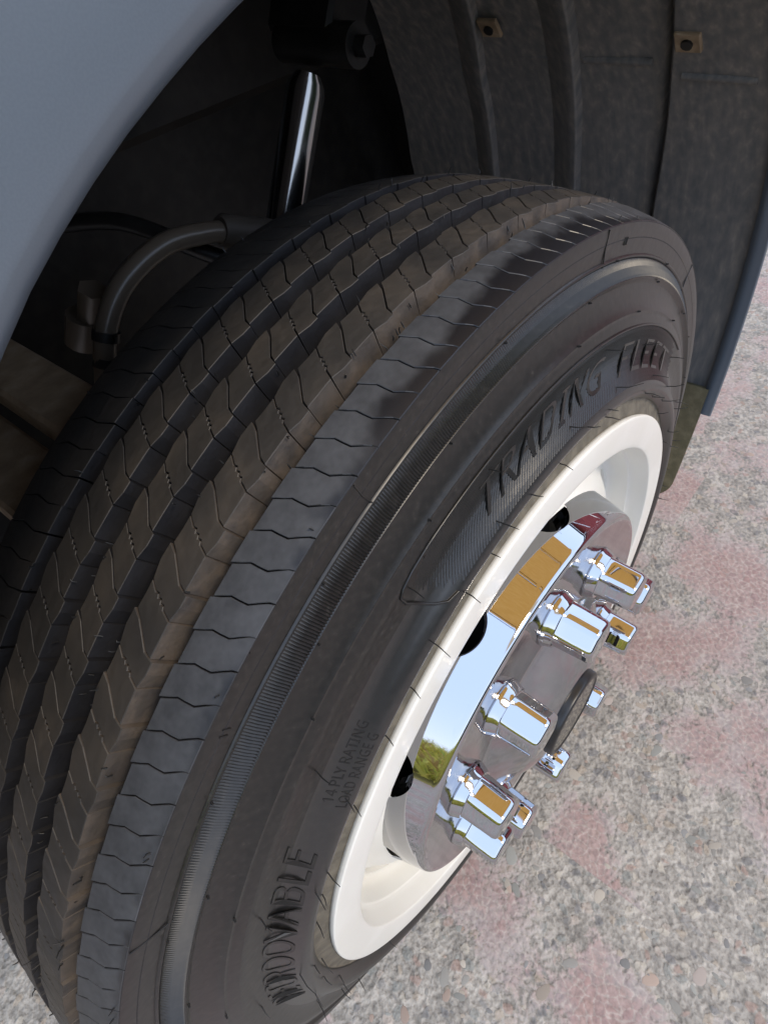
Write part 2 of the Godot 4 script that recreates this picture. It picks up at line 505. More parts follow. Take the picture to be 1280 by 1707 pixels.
# ---------------------------------------------------------------- unseen things added round the truck for reflections and shade
func make_surroundings() -> void:
	# added backlit canvas overhead, unseen, stands in for a tan reflection in the chrome
	var canvas := mat("tan canvas", 0.8, noise_tex(0.03, [Color(0.74, 0.55, 0.27), Color(0.80, 0.62, 0.34)], [0.3, 0.7]), 1.0)
	canvas.backlight_enabled = true
	canvas.backlight = Color(0.95, 0.78, 0.48)
	var aw := Node3D.new()
	aw.name = "added_awning"
	aw.position = Vector3(0.4, 2.9, -1.3)
	add_child(aw)
	tag(aw, "added tan canvas overhead, unseen, standing in for a tan reflection in the chrome hub", "added_awning")
	canvas.cull_mode = BaseMaterial3D.CULL_DISABLED
	for k in 3:
		var b := Builder.new()
		var z0 := -1.95 + k * 1.15
		for i in 5:
			var x0 := -1.2 + i * 0.42
			var sag := func(x: float) -> float: return 0.06 * x + 0.02 * sin(x * 2.0 + k)
			b.quad(Vector3(x0, sag.call(x0), z0), Vector3(x0 + 0.42, sag.call(x0 + 0.42), z0), Vector3(x0 + 0.42, sag.call(x0 + 0.42), z0 + 1.14), Vector3(x0, sag.call(x0), z0 + 1.14), Vector3.DOWN)
		put("canvas_panel", b.done(), canvas, aw)
		for e in [1.10, 1.17]:
			b = Builder.new()
			tube(b, PackedVector3Array([Vector3(-1.2, -0.09, z0 + e), Vector3(0.0, -0.02, z0 + e), Vector3(0.9, 0.04, z0 + e)]), PackedFloat32Array([0.007]), 8)
			put("seam_cord", b.done(), M.steel_dark, aw)
	var shed := Node3D.new()  # added out of view for the red reflections in the nuts
	shed.name = "added_red_shed"
	shed.position = Vector3(2.4, 0, -7.0)
	add_child(shed)
	tag(shed, "added red planks and dark roof, unseen, for red reflections in the chrome nut covers", "shed")
	var redm := mat("red planks", 0.7, noise_tex(0.02, [Color(0.34, 0.055, 0.06), Color(0.44, 0.09, 0.09)], [0.3, 0.7]), 1.0)
	for k in 20:
		var b := Builder.new()
		box(b, Transform3D(Basis(), Vector3(-4.0 + k * 0.4, 1.6, 0.004 * (k % 2))), Vector3(0.385, 3.2, 0.05), 0.008)
		put("plank", b.done(), redm, shed)
	var rb := Builder.new()
	box(rb, Transform3D(Basis(Vector3.RIGHT, 0.35), Vector3(0, 3.55, -0.6)), Vector3(8.6, 0.12, 3.0), 0.02)
	put("roof", rb.done(), M.steel_dark, shed)
	# added dark leafy screen, unseen, cuts low sky light on the sidewall
	var leaf := Builder.new()
	leaf.quad(Vector3(0, 0, 0), Vector3(0.03, 0.05, 0.01), Vector3(0, 0.12, 0.02), Vector3(-0.03, 0.05, 0.01), Vector3(0, 0, -1))
	var hm := MultiMesh.new()
	hm.transform_format = MultiMesh.TRANSFORM_3D
	hm.use_colors = true
	hm.mesh = leaf.done()
	hm.instance_count = 16000
	for i in 16000:
		var up := rng.randf() < 0.25
		var hp := Vector3(5.0 + (rng.randf() * 1.4 if up else rng.randf_range(-0.12, 0.05)), 1.6 + rng.randf_range(-0.1, 0.12) if up else rng.randf() * 1.65, rng.randf_range(-6.0, 4.2))
		hm.set_instance_transform(i, Transform3D(Basis.from_euler(Vector3(rng.randf() * TAU, rng.randf() * TAU, rng.randf() * TAU)).scaled(Vector3.ONE * rng.randf_range(0.8, 1.7)), hp))
		hm.set_instance_color(i, Color(0.045, 0.075, 0.025) * rng.randf_range(0.6, 1.5))
	var hl := MultiMeshInstance3D.new()
	hl.name = "shade_hedge_leaves"
	hl.multimesh = hm
	var lm := plain("hedge leaf", Color.WHITE, 0.5)
	lm.vertex_color_use_as_albedo = true
	lm.cull_mode = BaseMaterial3D.CULL_DISABLED
	hl.material_override = lm
	var hc := Builder.new()
	box(hc, Transform3D(Basis(), Vector3(0.72, 0.8, -0.9)), Vector3(1.4, 1.6, 10.2), 0.15)
	var shade_hedge := put("shade_hedge", hc.done(), plain("hedge twigs", Color(0.02, 0.028, 0.012), 0.9), self, Transform3D(Basis(), Vector3(5.0, 0, 0)))
	tag(shade_hedge, "added dark green leafy screen, unseen, that cuts low sky light on the tyre", "shade_hedge")
	shade_hedge.add_child(hl)
	hl.position = Vector3(-5.0, 0, 0)
	hl.set_meta("kind", "stuff")
	# sunlit yellow-green bank of grass in front of the truck
	var blade := Builder.new()
	blade.quad(Vector3(-0.02, 0, 0), Vector3(0.02, 0, 0), Vector3(0.012, 0.28, 0.05), Vector3(-0.008, 0.28, 0.05), Vector3(0, 0, 1))
	blade.flat(Vector3(-0.008, 0.28, 0.05), Vector3(0.012, 0.28, 0.05), Vector3(0.004, 0.5, 0.16), Vector3(0, 0, 1))
	var mm := MultiMesh.new()
	mm.transform_format = MultiMesh.TRANSFORM_3D
	mm.use_colors = true
	mm.mesh = blade.done()
	mm.instance_count = 14000
	for i in 14000:
		var z := rng.randf_range(3.6, 6.6)
		var tr := Transform3D(Basis.from_euler(Vector3(rng.randf_range(-0.4, 0.4), rng.randf() * TAU, 0)).scaled(Vector3.ONE * rng.randf_range(0.7, 1.6)), Vector3(rng.randf_range(-5.0, 9.0), 0.15 + (z - 3.6) * 0.5, z))
		mm.set_instance_transform(i, tr)
		var y := rng.randf()
		mm.set_instance_color(i, Color(0.72, 0.64, 0.14).lerp(Color(0.24, 0.36, 0.05), y * y * y) if rng.randf() > 0.15 else Color(0.50, 0.34, 0.14))
	var mi := MultiMeshInstance3D.new()
	mi.name = "grass"
	mi.multimesh = mm
	var gm := plain("grass blade", Color.WHITE, 0.7)
	gm.vertex_color_use_as_albedo = true
	gm.cull_mode = BaseMaterial3D.CULL_DISABLED
	mi.material_override = gm
	add_child(mi)
	tag(mi, "yellow-green grass mirrored in the chrome hub", "grass", "stuff")
	var sb := Builder.new()
	box(sb, Transform3D(Basis(Vector3.RIGHT, -0.464), Vector3(2.0, 0.62, 5.2)), Vector3(15, 0.4, 3.8), 0.05)
	var bank := put("grass_bank", sb.done(), plain("bank earth", Color(0.22, 0.19, 0.06), 0.9), self)
	tag(bank, "low earth bank under the yellow-green grass", "terrain", "structure")

# ---------------------------------------------------------------- truck body round the wheel
func sweep(b: Builder, path: Callable, a0: float, a1: float, segs: int, side: float) -> void:
	# like lathe, but the (x, r) path may change with the angle; path(a) returns points in tyre radii
	var rows := []
	for j in segs + 1:
		rows.append(path.call(lerpf(a0, a1, float(j) / segs)))
	for j in segs:
		var t0 := lerpf(a0, a1, float(j) / segs)
		var t1 := lerpf(a0, a1, float(j + 1) / segs)
		var p: PackedVector2Array = rows[j]
		var q: PackedVector2Array = rows[j + 1]
		for i in p.size() - 1:
			var n := []
			for e in [[p, i, t0], [p, i + 1, t0], [q, i + 1, t1], [q, i, t1]]:
				var pp: PackedVector2Array = e[0]
				var t: Vector2 = pp[mini(e[1] + 1, pp.size() - 1)] - pp[maxi(e[1] - 1, 0)]
				var nn := Vector2(-t.y, t.x).normalized() * side
				n.append(pol(nn.x, nn.y, e[2]).normalized())
			var A := pol(p[i].x, p[i].y, t0)
			var B := pol(p[i + 1].x, p[i + 1].y, t0)
			var C := pol(q[i + 1].x, q[i + 1].y, t1)
			var D := pol(q[i].x, q[i].y, t1)
			b.tri(A, B, C, n[0], n[1], n[2], Vector2(t0, 0), Vector2(t0, 1), Vector2(t1, 1))
			b.tri(A, C, D, n[0], n[2], n[3], Vector2(t0, 0), Vector2(t1, 1), Vector2(t1, 0))

func arch_r(a: float) -> float:
	# radius of the wheel arch's lip: tight in front, wider behind
	return liner_x([[98, 1.285], [70, 1.309], [60, 1.328], [56, 1.347], [53, 1.363], [50, 1.373], [47, 1.379], [44, 1.383], [40, 1.387], [34, 1.395], [20, 1.43], [0, 1.475], [-30, 1.50], [-60, 1.50]], a)

func liner_x(list: Array, a: float) -> float:
	var d := rad_to_deg(a)
	for i in list.size() - 1:
		if d <= list[i][0] and d >= list[i + 1][0]:
			return lerpf(list[i][1], list[i + 1][1], (list[i][0] - d) / (list[i][0] - list[i + 1][0]))
	return list[0][1] if d > list[0][0] else list[list.size() - 1][1]

func make_truck() -> void:
	var t := Node3D.new()
	t.name = "truck"
	t.transform = frame
	add_child(t)
	tag(t, "blue-grey truck body arching over the wheel, with dusty black wheel well liner", "truck")
	# fender: rolled lip, soft ridge, then the panel
	var fb := Builder.new()
	var fender := func(a: float) -> PackedVector2Array:
		var r := arch_r(a)
		var d := rad_to_deg(a)
		var k := lerpf(0.25, 1.0, smoothstep(-20.0, 35.0, d))
		var f := smoothstep(-24.0, 6.0, d)
		return smooth_path(PackedVector2Array([Vector2(-0.045, r + 0.012), Vector2(-0.028, r - 0.001), Vector2(-0.004, r), Vector2(0.010 * k, r + 0.003 * k), Vector2(0.019 * k, r + 0.010 * k), Vector2(0.024 * k, r + 0.019 * k), Vector2(0.0255 * k, r + 0.030 * k), Vector2(lerpf(0.0, 0.024, f), r + lerpf(0.018, 0.07, f)), Vector2(lerpf(-0.006, 0.014, f), r + lerpf(0.026, 0.2, f)), Vector2(lerpf(-0.03, -0.01, f), r + lerpf(0.032, 0.5, f)), Vector2(lerpf(-0.06, -0.06, f), r + lerpf(0.034, 0.95, f))]), 4)
	sweep(fb, fender, deg_to_rad(98), deg_to_rad(-69.5), 124, 1.0)
	put("fender", fb.done(), M.paint, t)
	# liner: inner shell of the well
	var lb := Builder.new()
	var liner := func(a: float) -> PackedVector2Array:
		var r := arch_r(a) + 0.02
		var e := liner_x([[40, -1.1], [-14, -1.16], [-26, -1.27], [-41, -1.36], [-72, -1.4]], a)
		var s := liner_x([[40, -0.2], [-14, -0.277], [-25, -0.316], [-41, -0.362], [-72, -0.40]], a)
		return PackedVector2Array([Vector2(-0.02, r), Vector2(-0.06, r + 0.012), Vector2(-0.20, r + 0.015), Vector2(s + 0.008, r + 0.014), Vector2(s, r + 0.018), Vector2(s - 0.004, r + 0.075), Vector2(s - 0.022, r + 0.075), Vector2(s - 0.028, r + 0.05), Vector2(-0.6, r + 0.04), Vector2(e, r + 0.03)])
	sweep(lb, liner, deg_to_rad(98), deg_to_rad(-67), 84, -1.0)
	put("wheel_well_liner", lb.done(), M.liner, t)
	var lin: Node = t.get_node("wheel_well_liner")
	for rib in [[[-14, -0.536], [-25.6, -0.586], [-38.6, -0.631], [-72, -0.70]], [[-14, -0.808], [-26.7, -0.904], [-39.2, -0.951], [-72, -1.02]]]:
		var rb := Builder.new()
		var shape := func(a: float) -> PackedVector2Array:
			var x := liner_x(rib, a)
			var r := arch_r(a) + 0.062
			return PackedVector2Array([Vector2(x - 0.10, r), Vector2(x - 0.030, r - 0.030), Vector2(x - 0.004, r - 0.033), Vector2(x + 0.001, r - 0.031), Vector2(x + 0.004, r - 0.026), Vector2(x + 0.007, r)])
		sweep(rb, shape, deg_to_rad(60), deg_to_rad(-67), 60, -1.0)
		put("liner_rib", rb.done(), M.liner, lin)
	# cross rib along the axle direction
	for seg in [[-0.10, -0.28], [-0.37, -0.56], [-0.66, -0.86], [-0.97, -1.18]]:
		var cb := Builder.new()
		var aa := deg_to_rad(-24.0)
		var rr := arch_r(aa) + (0.036 if seg[0] > -0.3 else 0.066)
		tube(cb, PackedVector3Array([pol(seg[0], rr, aa), pol(seg[1], rr, aa)]), PackedFloat32Array([0.011 * U]), 6)
		put("cross_rib", cb.done(), M.liner, lin)
	# square clips with a bolt
	for c in [[-0.257, -19.7], [-0.80, -19.2]]:
		var a := deg_to_rad(c[1])
		var up := Vector3(0, cos(a), sin(a))
		var side := Vector3(0, -sin(a), cos(a))
		var tr := Transform3D(Basis(Vector3.RIGHT, up, Vector3.RIGHT.cross(up)), pol(c[0], arch_r(a) + (0.032 if c[0] > -0.5 else 0.040), a))
		var kb := Builder.new()
		box(kb, tr, Vector3(0.062, 0.012, 0.058) * U, 0.001)
		var clip := put("clip", kb.done(), M.rust, lin)
		var bb := Builder.new()
		tube(bb, PackedVector3Array([tr.origin, tr.origin - up * 0.012 * U]), PackedFloat32Array([0.014 * U]), 10)
		put("bolt", bb.done(), M.steel_dark, clip)
	# flap that hangs below the liner
	var hb := Builder.new()
	var flap := func(a: float) -> PackedVector2Array:
		var d := rad_to_deg(a)
		var e := -0.03 - 0.045 * pow(clampf((-81.5 - d) / 3.2, 0.0, 1.0), 2.5)
		return PackedVector2Array([Vector2(e, 1.50), Vector2(e, 1.512), Vector2(-0.42, 1.512), Vector2(-0.42, 1.50), Vector2(e, 1.50)])
	sweep(hb, flap, deg_to_rad(-65.5), deg_to_rad(-84.7), 30, 1.0)
	put("mud_flap", hb.done(), M.flap, t)
	# inner side of the well: frame and panels, all black
	var ib := Builder.new()
	box(ib, Transform3D(Basis(Vector3.RIGHT, TILT), Vector3(-1.62, 0.75, 0.1) * U), Vector3(0.1, 3.2, 4.4) * U, 0.01)
	put("inner_panel", ib.done(), M.steel_dark, t)
	var rl := Builder.new()
	box(rl, Transform3D(Basis(Vector3.RIGHT, TILT), Vector3(-1.34, 0.95, 0.55) * U), Vector3(0.16, 0.34, 3.6) * U, 0.01)
	put("frame_rail", rl.done(), M.steel_dark, t)
	for z in [0.36, 0.52, 0.62]:
		var sb := Builder.new()
		tube(sb, curve([Vector3(-1.22, 1.5, z - 0.1) * U, Vector3(-1.2, 1.2, z - 0.02) * U, Vector3(-1.22, 0.9, z) * U]), PackedFloat32Array([0.008 * U]), 6)
		put("wire", sb.done(), M.hose, t)
	var db := Builder.new()  # added dark shell closing the gap where sky light leaked in
	var dome := func(_a: float) -> PackedVector2Array:
		return PackedVector2Array([Vector2(-0.9, 1.66), Vector2(-1.3, 1.72), Vector2(-1.72, 1.7)])
	sweep(db, dome, deg_to_rad(104), deg_to_rad(-110), 60, -1.0)
	put("added_inner_wing", db.done(), M.steel_dark, t)
	make_suspension(t)

func make_suspension(t: Node3D) -> void:
	# damper: mount, outer tube, rod
	var sh := Node3D.new()
	sh.name = "shock_absorber"
	t.add_child(sh)
	var top := Vector3(-0.9, 1.2, 0.045) * U
	var bot := Vector3(-0.93, 0.55, 0.03) * U
	var ax := (bot - top).normalized()
	var b := Builder.new()
	tube(b, PackedVector3Array([top + ax * 0.012, top + ax * 0.02, top + ax * 0.028, top + ax * 0.5]), PackedFloat32Array([0.028 * U, 0.042 * U, 0.047 * U, 0.047 * U]), 40)
	put("dust_tube", b.done(), M.gloss, sh)
	b = Builder.new()
	tube(b, PackedVector3Array([top + Vector3(-0.09, 0.03, 0) * U, top + Vector3(0.14, 0.03, 0) * U]), PackedFloat32Array([0.043 * U]), 24)
	put("eye_bush", b.done(), M.steel_dark, sh)
	b = Builder.new()
	box(b, Transform3D(Basis(), top + Vector3(-0.02, 0.11, -0.02) * U), Vector3(0.2, 0.14, 0.12) * U, 0.004)
	put("mount_bracket", b.done(), M.steel_dark, sh)
	b = Builder.new()
	tube(b, PackedVector3Array([top + Vector3(0.13, 0.03, 0) * U, top + Vector3(0.17, 0.03, 0) * U]), PackedFloat32Array([0.022 * U]), 6)
	put("mount_nut", b.done(), M.steel_dark, sh)
	# bent hose with sleeve
	var ho := Node3D.new()
	ho.name = "air_hose"
	t.add_child(ho)
	b = Builder.new()
	var path := curve([Vector3(-0.75, 0.50, 0.60) * U, Vector3(-0.75, 0.60, 0.605) * U, Vector3(-0.75, 0.69, 0.575) * U, Vector3(-0.75, 0.765, 0.50) * U, Vector3(-0.75, 0.80, 0.41) * U, Vector3(-0.75, 0.815, 0.33) * U])
	tube(b, path, PackedFloat32Array([0.021 * U]), 16)
	put("hose", b.done(), M.hose, ho)
	b = Builder.new()
	tube(b, PackedVector3Array([Vector3(-0.75, 0.812, 0.37) * U, Vector3(-0.75, 0.813, 0.362) * U, Vector3(-0.75, 0.82, 0.24) * U, Vector3(-0.75, 0.82, 0.15) * U]), PackedFloat32Array([0.026 * U, 0.032 * U, 0.034 * U, 0.026 * U]), 20)
	put("sleeve", b.done(), M.sleeve, ho)
	for s in [[0.585, 0.604], [0.535, 0.6]]:
		b = Builder.new()
		tube(b, PackedVector3Array([Vector3(-0.75, s[0], s[1]) * U, Vector3(-0.75, s[0] + 0.018, s[1]) * U]), PackedFloat32Array([0.0255 * U]), 16)
		put("hose_clamp", b.done(), M.steel_dark, ho)
	b = Builder.new()
	tube(b, curve([Vector3(-1.1, 0.74, 0.52) * U, Vector3(-0.95, 0.78, 0.46) * U, Vector3(-0.8, 0.76, 0.36) * U, Vector3(-0.7, 0.74, 0.24) * U]), PackedFloat32Array([0.018 * U]), 12)
	put("brake_pipe", b.done(), M.steel_dark, t)
	# fitting behind the hose
	b = Builder.new()
	tube(b, PackedVector3Array([Vector3(-0.88, 0.58, 0.56) * U, Vector3(-0.84, 0.66, 0.58) * U]), PackedFloat32Array([0.03 * U]), 6)
	tube(b, PackedVector3Array([Vector3(-0.9, 0.54, 0.56) * U, Vector3(-0.88, 0.6, 0.57) * U]), PackedFloat32Array([0.04 * U]), 16)
	put("fitting", b.done(), M.hose, t)
	# cross beams in front of the tyre, dusty on top
	var lev := Basis(Vector3.RIGHT, TILT)
	b = Builder.new()
	box(b, Transform3D(lev, Vector3(-0.86, 0.50, 0.735) * U), Vector3(0.68, 0.05, 0.105) * U, 0.003)
	put("cross_beam", b.done(), M.rust, t)
	b = Builder.new()
	box(b, Transform3D(lev, Vector3(-0.86, 0.375, 0.80) * U), Vector3(0.64, 0.06, 0.12) * U, 0.003)
	put("cross_beam", b.done(), M.rust, t)
	b = Builder.new()
	box(b, Transform3D(lev, Vector3(-0.9, 0.1, 0.0) * U), Vector3(0.7, 0.2, 0.24) * U, 0.006)
	put("axle_beam", b.done(), M.steel_dark, t)

# ---------------------------------------------------------------- wheel
const PITCH := TAU / 80.0
const XM := -0.225

func crown(x: float) -> float:
	var u := absf((x - XM) / 0.225)
	return 1.0 + 0.026 * (1.0 - pow(u, 3.0))

func side_x(r: float) -> float:
	# the outer sidewall's x at radius r
	var t := [[0.914, 0.016], [0.905, 0.0165], [0.88, 0.021], [0.86, 0.029], [0.838, 0.0365], [0.815, 0.0365], [0.795, 0.0370], [0.780, 0.0400], [0.768, 0.0460], [0.757, 0.0540], [0.747, 0.0620], [0.738, 0.0680], [0.730, 0.0708], [0.724, 0.0708], [0.71, 0.064], [0.66, 0.03]]
	for i in t.size() - 1:
		if r <= t[i][0] and r >= t[i + 1][0]:
			var k: float = (t[i][0] - r) / (t[i][0] - t[i + 1][0])
			var p0: float = t[maxi(i - 1, 0)][1]
			var p3: float = t[mini(i + 2, t.size() - 1)][1]
			return cubic_interpolate(t[i][1], t[i + 1][1], p0, p3, k)
	return 0.016

func block_mesh(poly: PackedVector2Array, draft_left: float, draft_right: float, top_mat: Material, wall_mat: Material) -> ArrayMesh:
	# poly: (x, angle) outline of one tread block; walls go down to the groove floor
	var b := Builder.new()
	var wall := Builder.new()
	var n := poly.size()
	var cen := Vector2.ZERO
	for p in poly:
		cen += p
	cen /= n
	var area := 0.0
	for i in n:
		var p := poly[i]
		var q := poly[(i + 1) % n]
		area += p.x * q.y - q.x * p.y
	var sgn := 1.0 if area > 0.0 else -1.0
	var inset := PackedVector2Array()
	var outw := PackedVector2Array()
	for i in n:
		var p := poly[(i + n - 1) % n]
		var c := poly[i]
		var q := poly[(i + 1) % n]
		var d0 := (c - p).normalized()
		var d1 := (q - c).normalized()
		var n0 := Vector2(d0.y, -d0.x) * sgn
		var n1 := Vector2(d1.y, -d1.x) * sgn
		var o := (n0 + n1)
		o = o.normalized() / maxf(0.55, o.normalized().dot(n0)) if o.length() > 0.05 else n0
		outw.append(o)
		inset.append(c - o * 0.0007)
	var tri := Geometry2D.triangulate_polygon(inset)
	for i in range(0, tri.size(), 3):
		var P := []
		var N := []
		var T := []
		for k in 3:
			var e := inset[tri[i + k]]
			T.append(Vector2(e.y / TAU, (e.x + 0.07) / 0.07))
			P.append(pol(e.x, crown(e.x), e.y))
			var sl := (crown(e.x + 0.002) - crown(e.x - 0.002)) / 0.004
			N.append(pol(-sl, 1.0, e.y).normalized())
		b.tri(P[0], P[1], P[2], N[0], N[1], N[2], T[0], T[1], T[2])
	var bev := b.v.size()
	for i in n:
		var j := (i + 1) % n
		var o3 := pol(outw[i].x + outw[j].x, 0.0, 0.0) + Vector3(0, -sin(cen.y), cos(cen.y)) * (outw[i].y + outw[j].y) * U
		var a0 := pol(inset[i].x, crown(inset[i].x), inset[i].y)
		var a1 := pol(inset[j].x, crown(inset[j].x), inset[j].y)
		var b0 := pol(poly[i].x, crown(poly[i].x) - 0.0008, poly[i].y)
		var b1 := pol(poly[j].x, crown(poly[j].x) - 0.0008, poly[j].y)
		b.quad(a0, a1, b1, b0, o3 + Vector3(0, cos(cen.y), sin(cen.y)) * U)
		for z in range(bev, b.uv.size()):
			b.uv[z] = Vector2(cen.y / TAU, 0.95 if outw[i].x > 0.5 else 0.3)
		bev = b.uv.size()
		# three steps down, curving out into the floor
		var prev0 := b0
		var prev1 := b1
		for s in [[0.4, 0.25], [0.8, 0.6], [1.0, 1.0]]:
			var w := [Vector2.ZERO, Vector2.ZERO]
			for k in 2:
				var idx := i if k == 0 else j
				var dl := draft_left if outw[idx].x < 0.0 else draft_right
				w[k] = poly[idx] + Vector2(outw[idx].x * dl * s[1], 0.0)
			var c0 := pol(w[0].x, lerpf(crown(poly[i].x), 0.974, s[0]), w[0].y)
			var c1 := pol(w[1].x, lerpf(crown(poly[j].x), 0.974, s[0]), w[1].y)
			wall.quad(prev0, prev1, c1, c0, o3)
			prev0 = c0
			prev1 = c1
	var m := b.done()
	m.add_surface_from_arrays(Mesh.PRIMITIVE_TRIANGLES, wall.done().surface_get_arrays(0))
	m.surface_set_material(0, top_mat)
	m.surface_set_material(1, wall_mat)
	return m

func tooth(from: Vector2, to: Vector2, count: int, amp: float) -> PackedVector2Array:
	# straight, then a saw-toothed middle, then straight
	var out := PackedVector2Array([from])
	var d := (to - from)
	var nn := Vector2(-d.y, d.x).normalized()
	for i in count:
		var k := 0.25 + 0.5 * (i + 0.5) / count
		out.append(from + d * k + nn * amp * (1.0 if i % 2 == 0 else -1.0))
	out.append(to)
	return out

func shifted(p: PackedVector2Array, da: float) -> PackedVector2Array:
	var out := PackedVector2Array()
	for e in p:
		out.append(e + Vector2(0, da))
	return out

func joined(left_to_right: PackedVector2Array, next: PackedVector2Array, gap: float) -> PackedVector2Array:
	# outline between one cut and the next (both run from left to right), a small gap at each
	var out := shifted(left_to_right, gap)
	var back := shifted(next, -gap)
	back.reverse()
	out.append_array(back)
	return out

func make_wheel() -> void:
	var w := Node3D.new()
	w.name = "truck_wheel_assembly"
	w.transform = frame
	add_child(w)
	tag(w, "truck wheel with black rubber tyre, white steel rim and chrome hub cover", "wheel")
	var tyre := make_tyre(w)
	make_tread(tyre)
	make_lettering(tyre)
	make_hairs(tyre)
	make_rim(w)
	make_hub(w)

func make_tyre(w: Node3D) -> MeshInstance3D:
	var b := Builder.new()
	var segs := 300
	# groove floor
	lathe(b, PackedVector2Array([Vector2(-0.452, 0.968), Vector2(-0.40, 0.974), Vector2(XM, 0.976), Vector2(-0.05, 0.974), Vector2(0.0, 0.968)]), segs, 1.0)
	# buttress below the tread's edge, with a fine ridge at its foot
	lathe(b, PackedVector2Array([Vector2(-0.004, 0.9985), Vector2(0.0, 0.998)]), segs, 1.0)
	lathe(b, smooth_path(PackedVector2Array([Vector2(0.0, 0.998), Vector2(0.001, 0.985), Vector2(0.0005, 0.965), Vector2(0.0, 0.950)]), 3), segs, 1.0)
	lathe(b, smooth_path(PackedVector2Array([Vector2(0.0, 0.950), Vector2(0.0026, 0.9485), Vector2(0.0034, 0.9465), Vector2(0.0024, 0.9445), Vector2(0.0002, 0.9425)]), 3), segs, 1.0)
	# below the ribbed band: lip, groove, hollow
	lathe(b, PackedVector2Array([Vector2(0.0150, 0.9168), Vector2(0.0182, 0.9160), Vector2(0.0186, 0.9145), Vector2(0.0150, 0.9110), Vector2(0.0125, 0.905)]), segs, 1.0)
	lathe(b, smooth_path(PackedVector2Array([Vector2(0.0125, 0.905), Vector2(0.0148, 0.895), Vector2(0.019, 0.882), Vector2(0.0245, 0.870), Vector2(0.0295, 0.8625)]), 3), segs, 1.0)
	lathe(b, smooth_path(PackedVector2Array([Vector2(0.0295, 0.8625), Vector2(0.0305, 0.861), Vector2(0.0305, 0.8585), Vector2(0.031, 0.855), Vector2(0.0335, 0.848), Vector2(0.0365, 0.838)]), 3), segs, 1.0)
	var path := PackedVector2Array()
	for i in 22:
		var r := lerpf(0.838, 0.785, i / 21.0)
		path.append(Vector2(side_x(r), r))
	lathe(b, path, segs, 1.0)
	var gb := Builder.new()
	path = PackedVector2Array()
	for i in 26:
		var r := lerpf(0.785, 0.724, i / 25.0)
		path.append(Vector2(side_x(r), r))
	lathe(gb, path, segs, 1.0)
	# bead: two soft steps, then the dusty seat behind the flange
	lathe(gb, smooth_path(PackedVector2Array([Vector2(side_x(0.724), 0.724), Vector2(0.0694, 0.719), Vector2(0.0655, 0.713), Vector2(0.0603, 0.7075), Vector2(0.0550, 0.7030), Vector2(0.0515, 0.7015)]), 4), segs, 1.0)
	# inner sidewall
	lathe(b, smooth_path(PackedVector2Array([Vector2(-0.45, 0.998), Vector2(-0.452, 0.95), Vector2(-0.475, 0.88), Vector2(-0.502, 0.79), Vector2(-0.49, 0.70), Vector2(-0.45, 0.62)]), 5), 120, -1.0)
	var tyre := put("tyre", b.done(), M.sidewall, w)
	put("rim_guard", gb.done(), M.dressed_sheen, tyre)
	b = Builder.new()
	lathe(b, smooth_path(PackedVector2Array([Vector2(0.0515, 0.7015), Vector2(0.0503, 0.6985), Vector2(0.0520, 0.690), Vector2(0.0555, 0.679), Vector2(0.0590, 0.668), Vector2(0.0600, 0.660)]), 4), segs, 1.0)
	put("bead", b.done(), M.bead, tyre)
	# band of fine radial ribs
	b = Builder.new()
	var n := 1450
	var rows := [[0.0004, 0.9425], [0.0070, 0.932], [0.0140, 0.920], [0.0156, 0.9165]]
	for i in n:
		var t0 := TAU * i / n
		var t1 := TAU * (i + 0.5) / n
		var t2 := TAU * (i + 1.0) / n
		for k in 3:
			var lo := 0.0022 if k > 0 else 0.0008
			var lo2 := 0.0022 if k < 2 else 0.0026
			var A := pol(rows[k][0], rows[k][1], t0)
			var B := pol(rows[k + 1][0], rows[k + 1][1], t0)
			var C := pol(rows[k][0] + lo, rows[k][1], t1)
			var D := pol(rows[k + 1][0] + lo2, rows[k + 1][1], t1)
			var E := pol(rows[k][0], rows[k][1], t2)
			var F := pol(rows[k + 1][0], rows[k + 1][1], t2)
			var o := Vector3(1, 0.4 * cos(t1), 0.4 * sin(t1))
			b.quad(A, B, D, C, o)
			b.quad(C, D, F, E, o)
	put("ribbed_band", b.done(), M.sidewall, tyre)
	return tyre

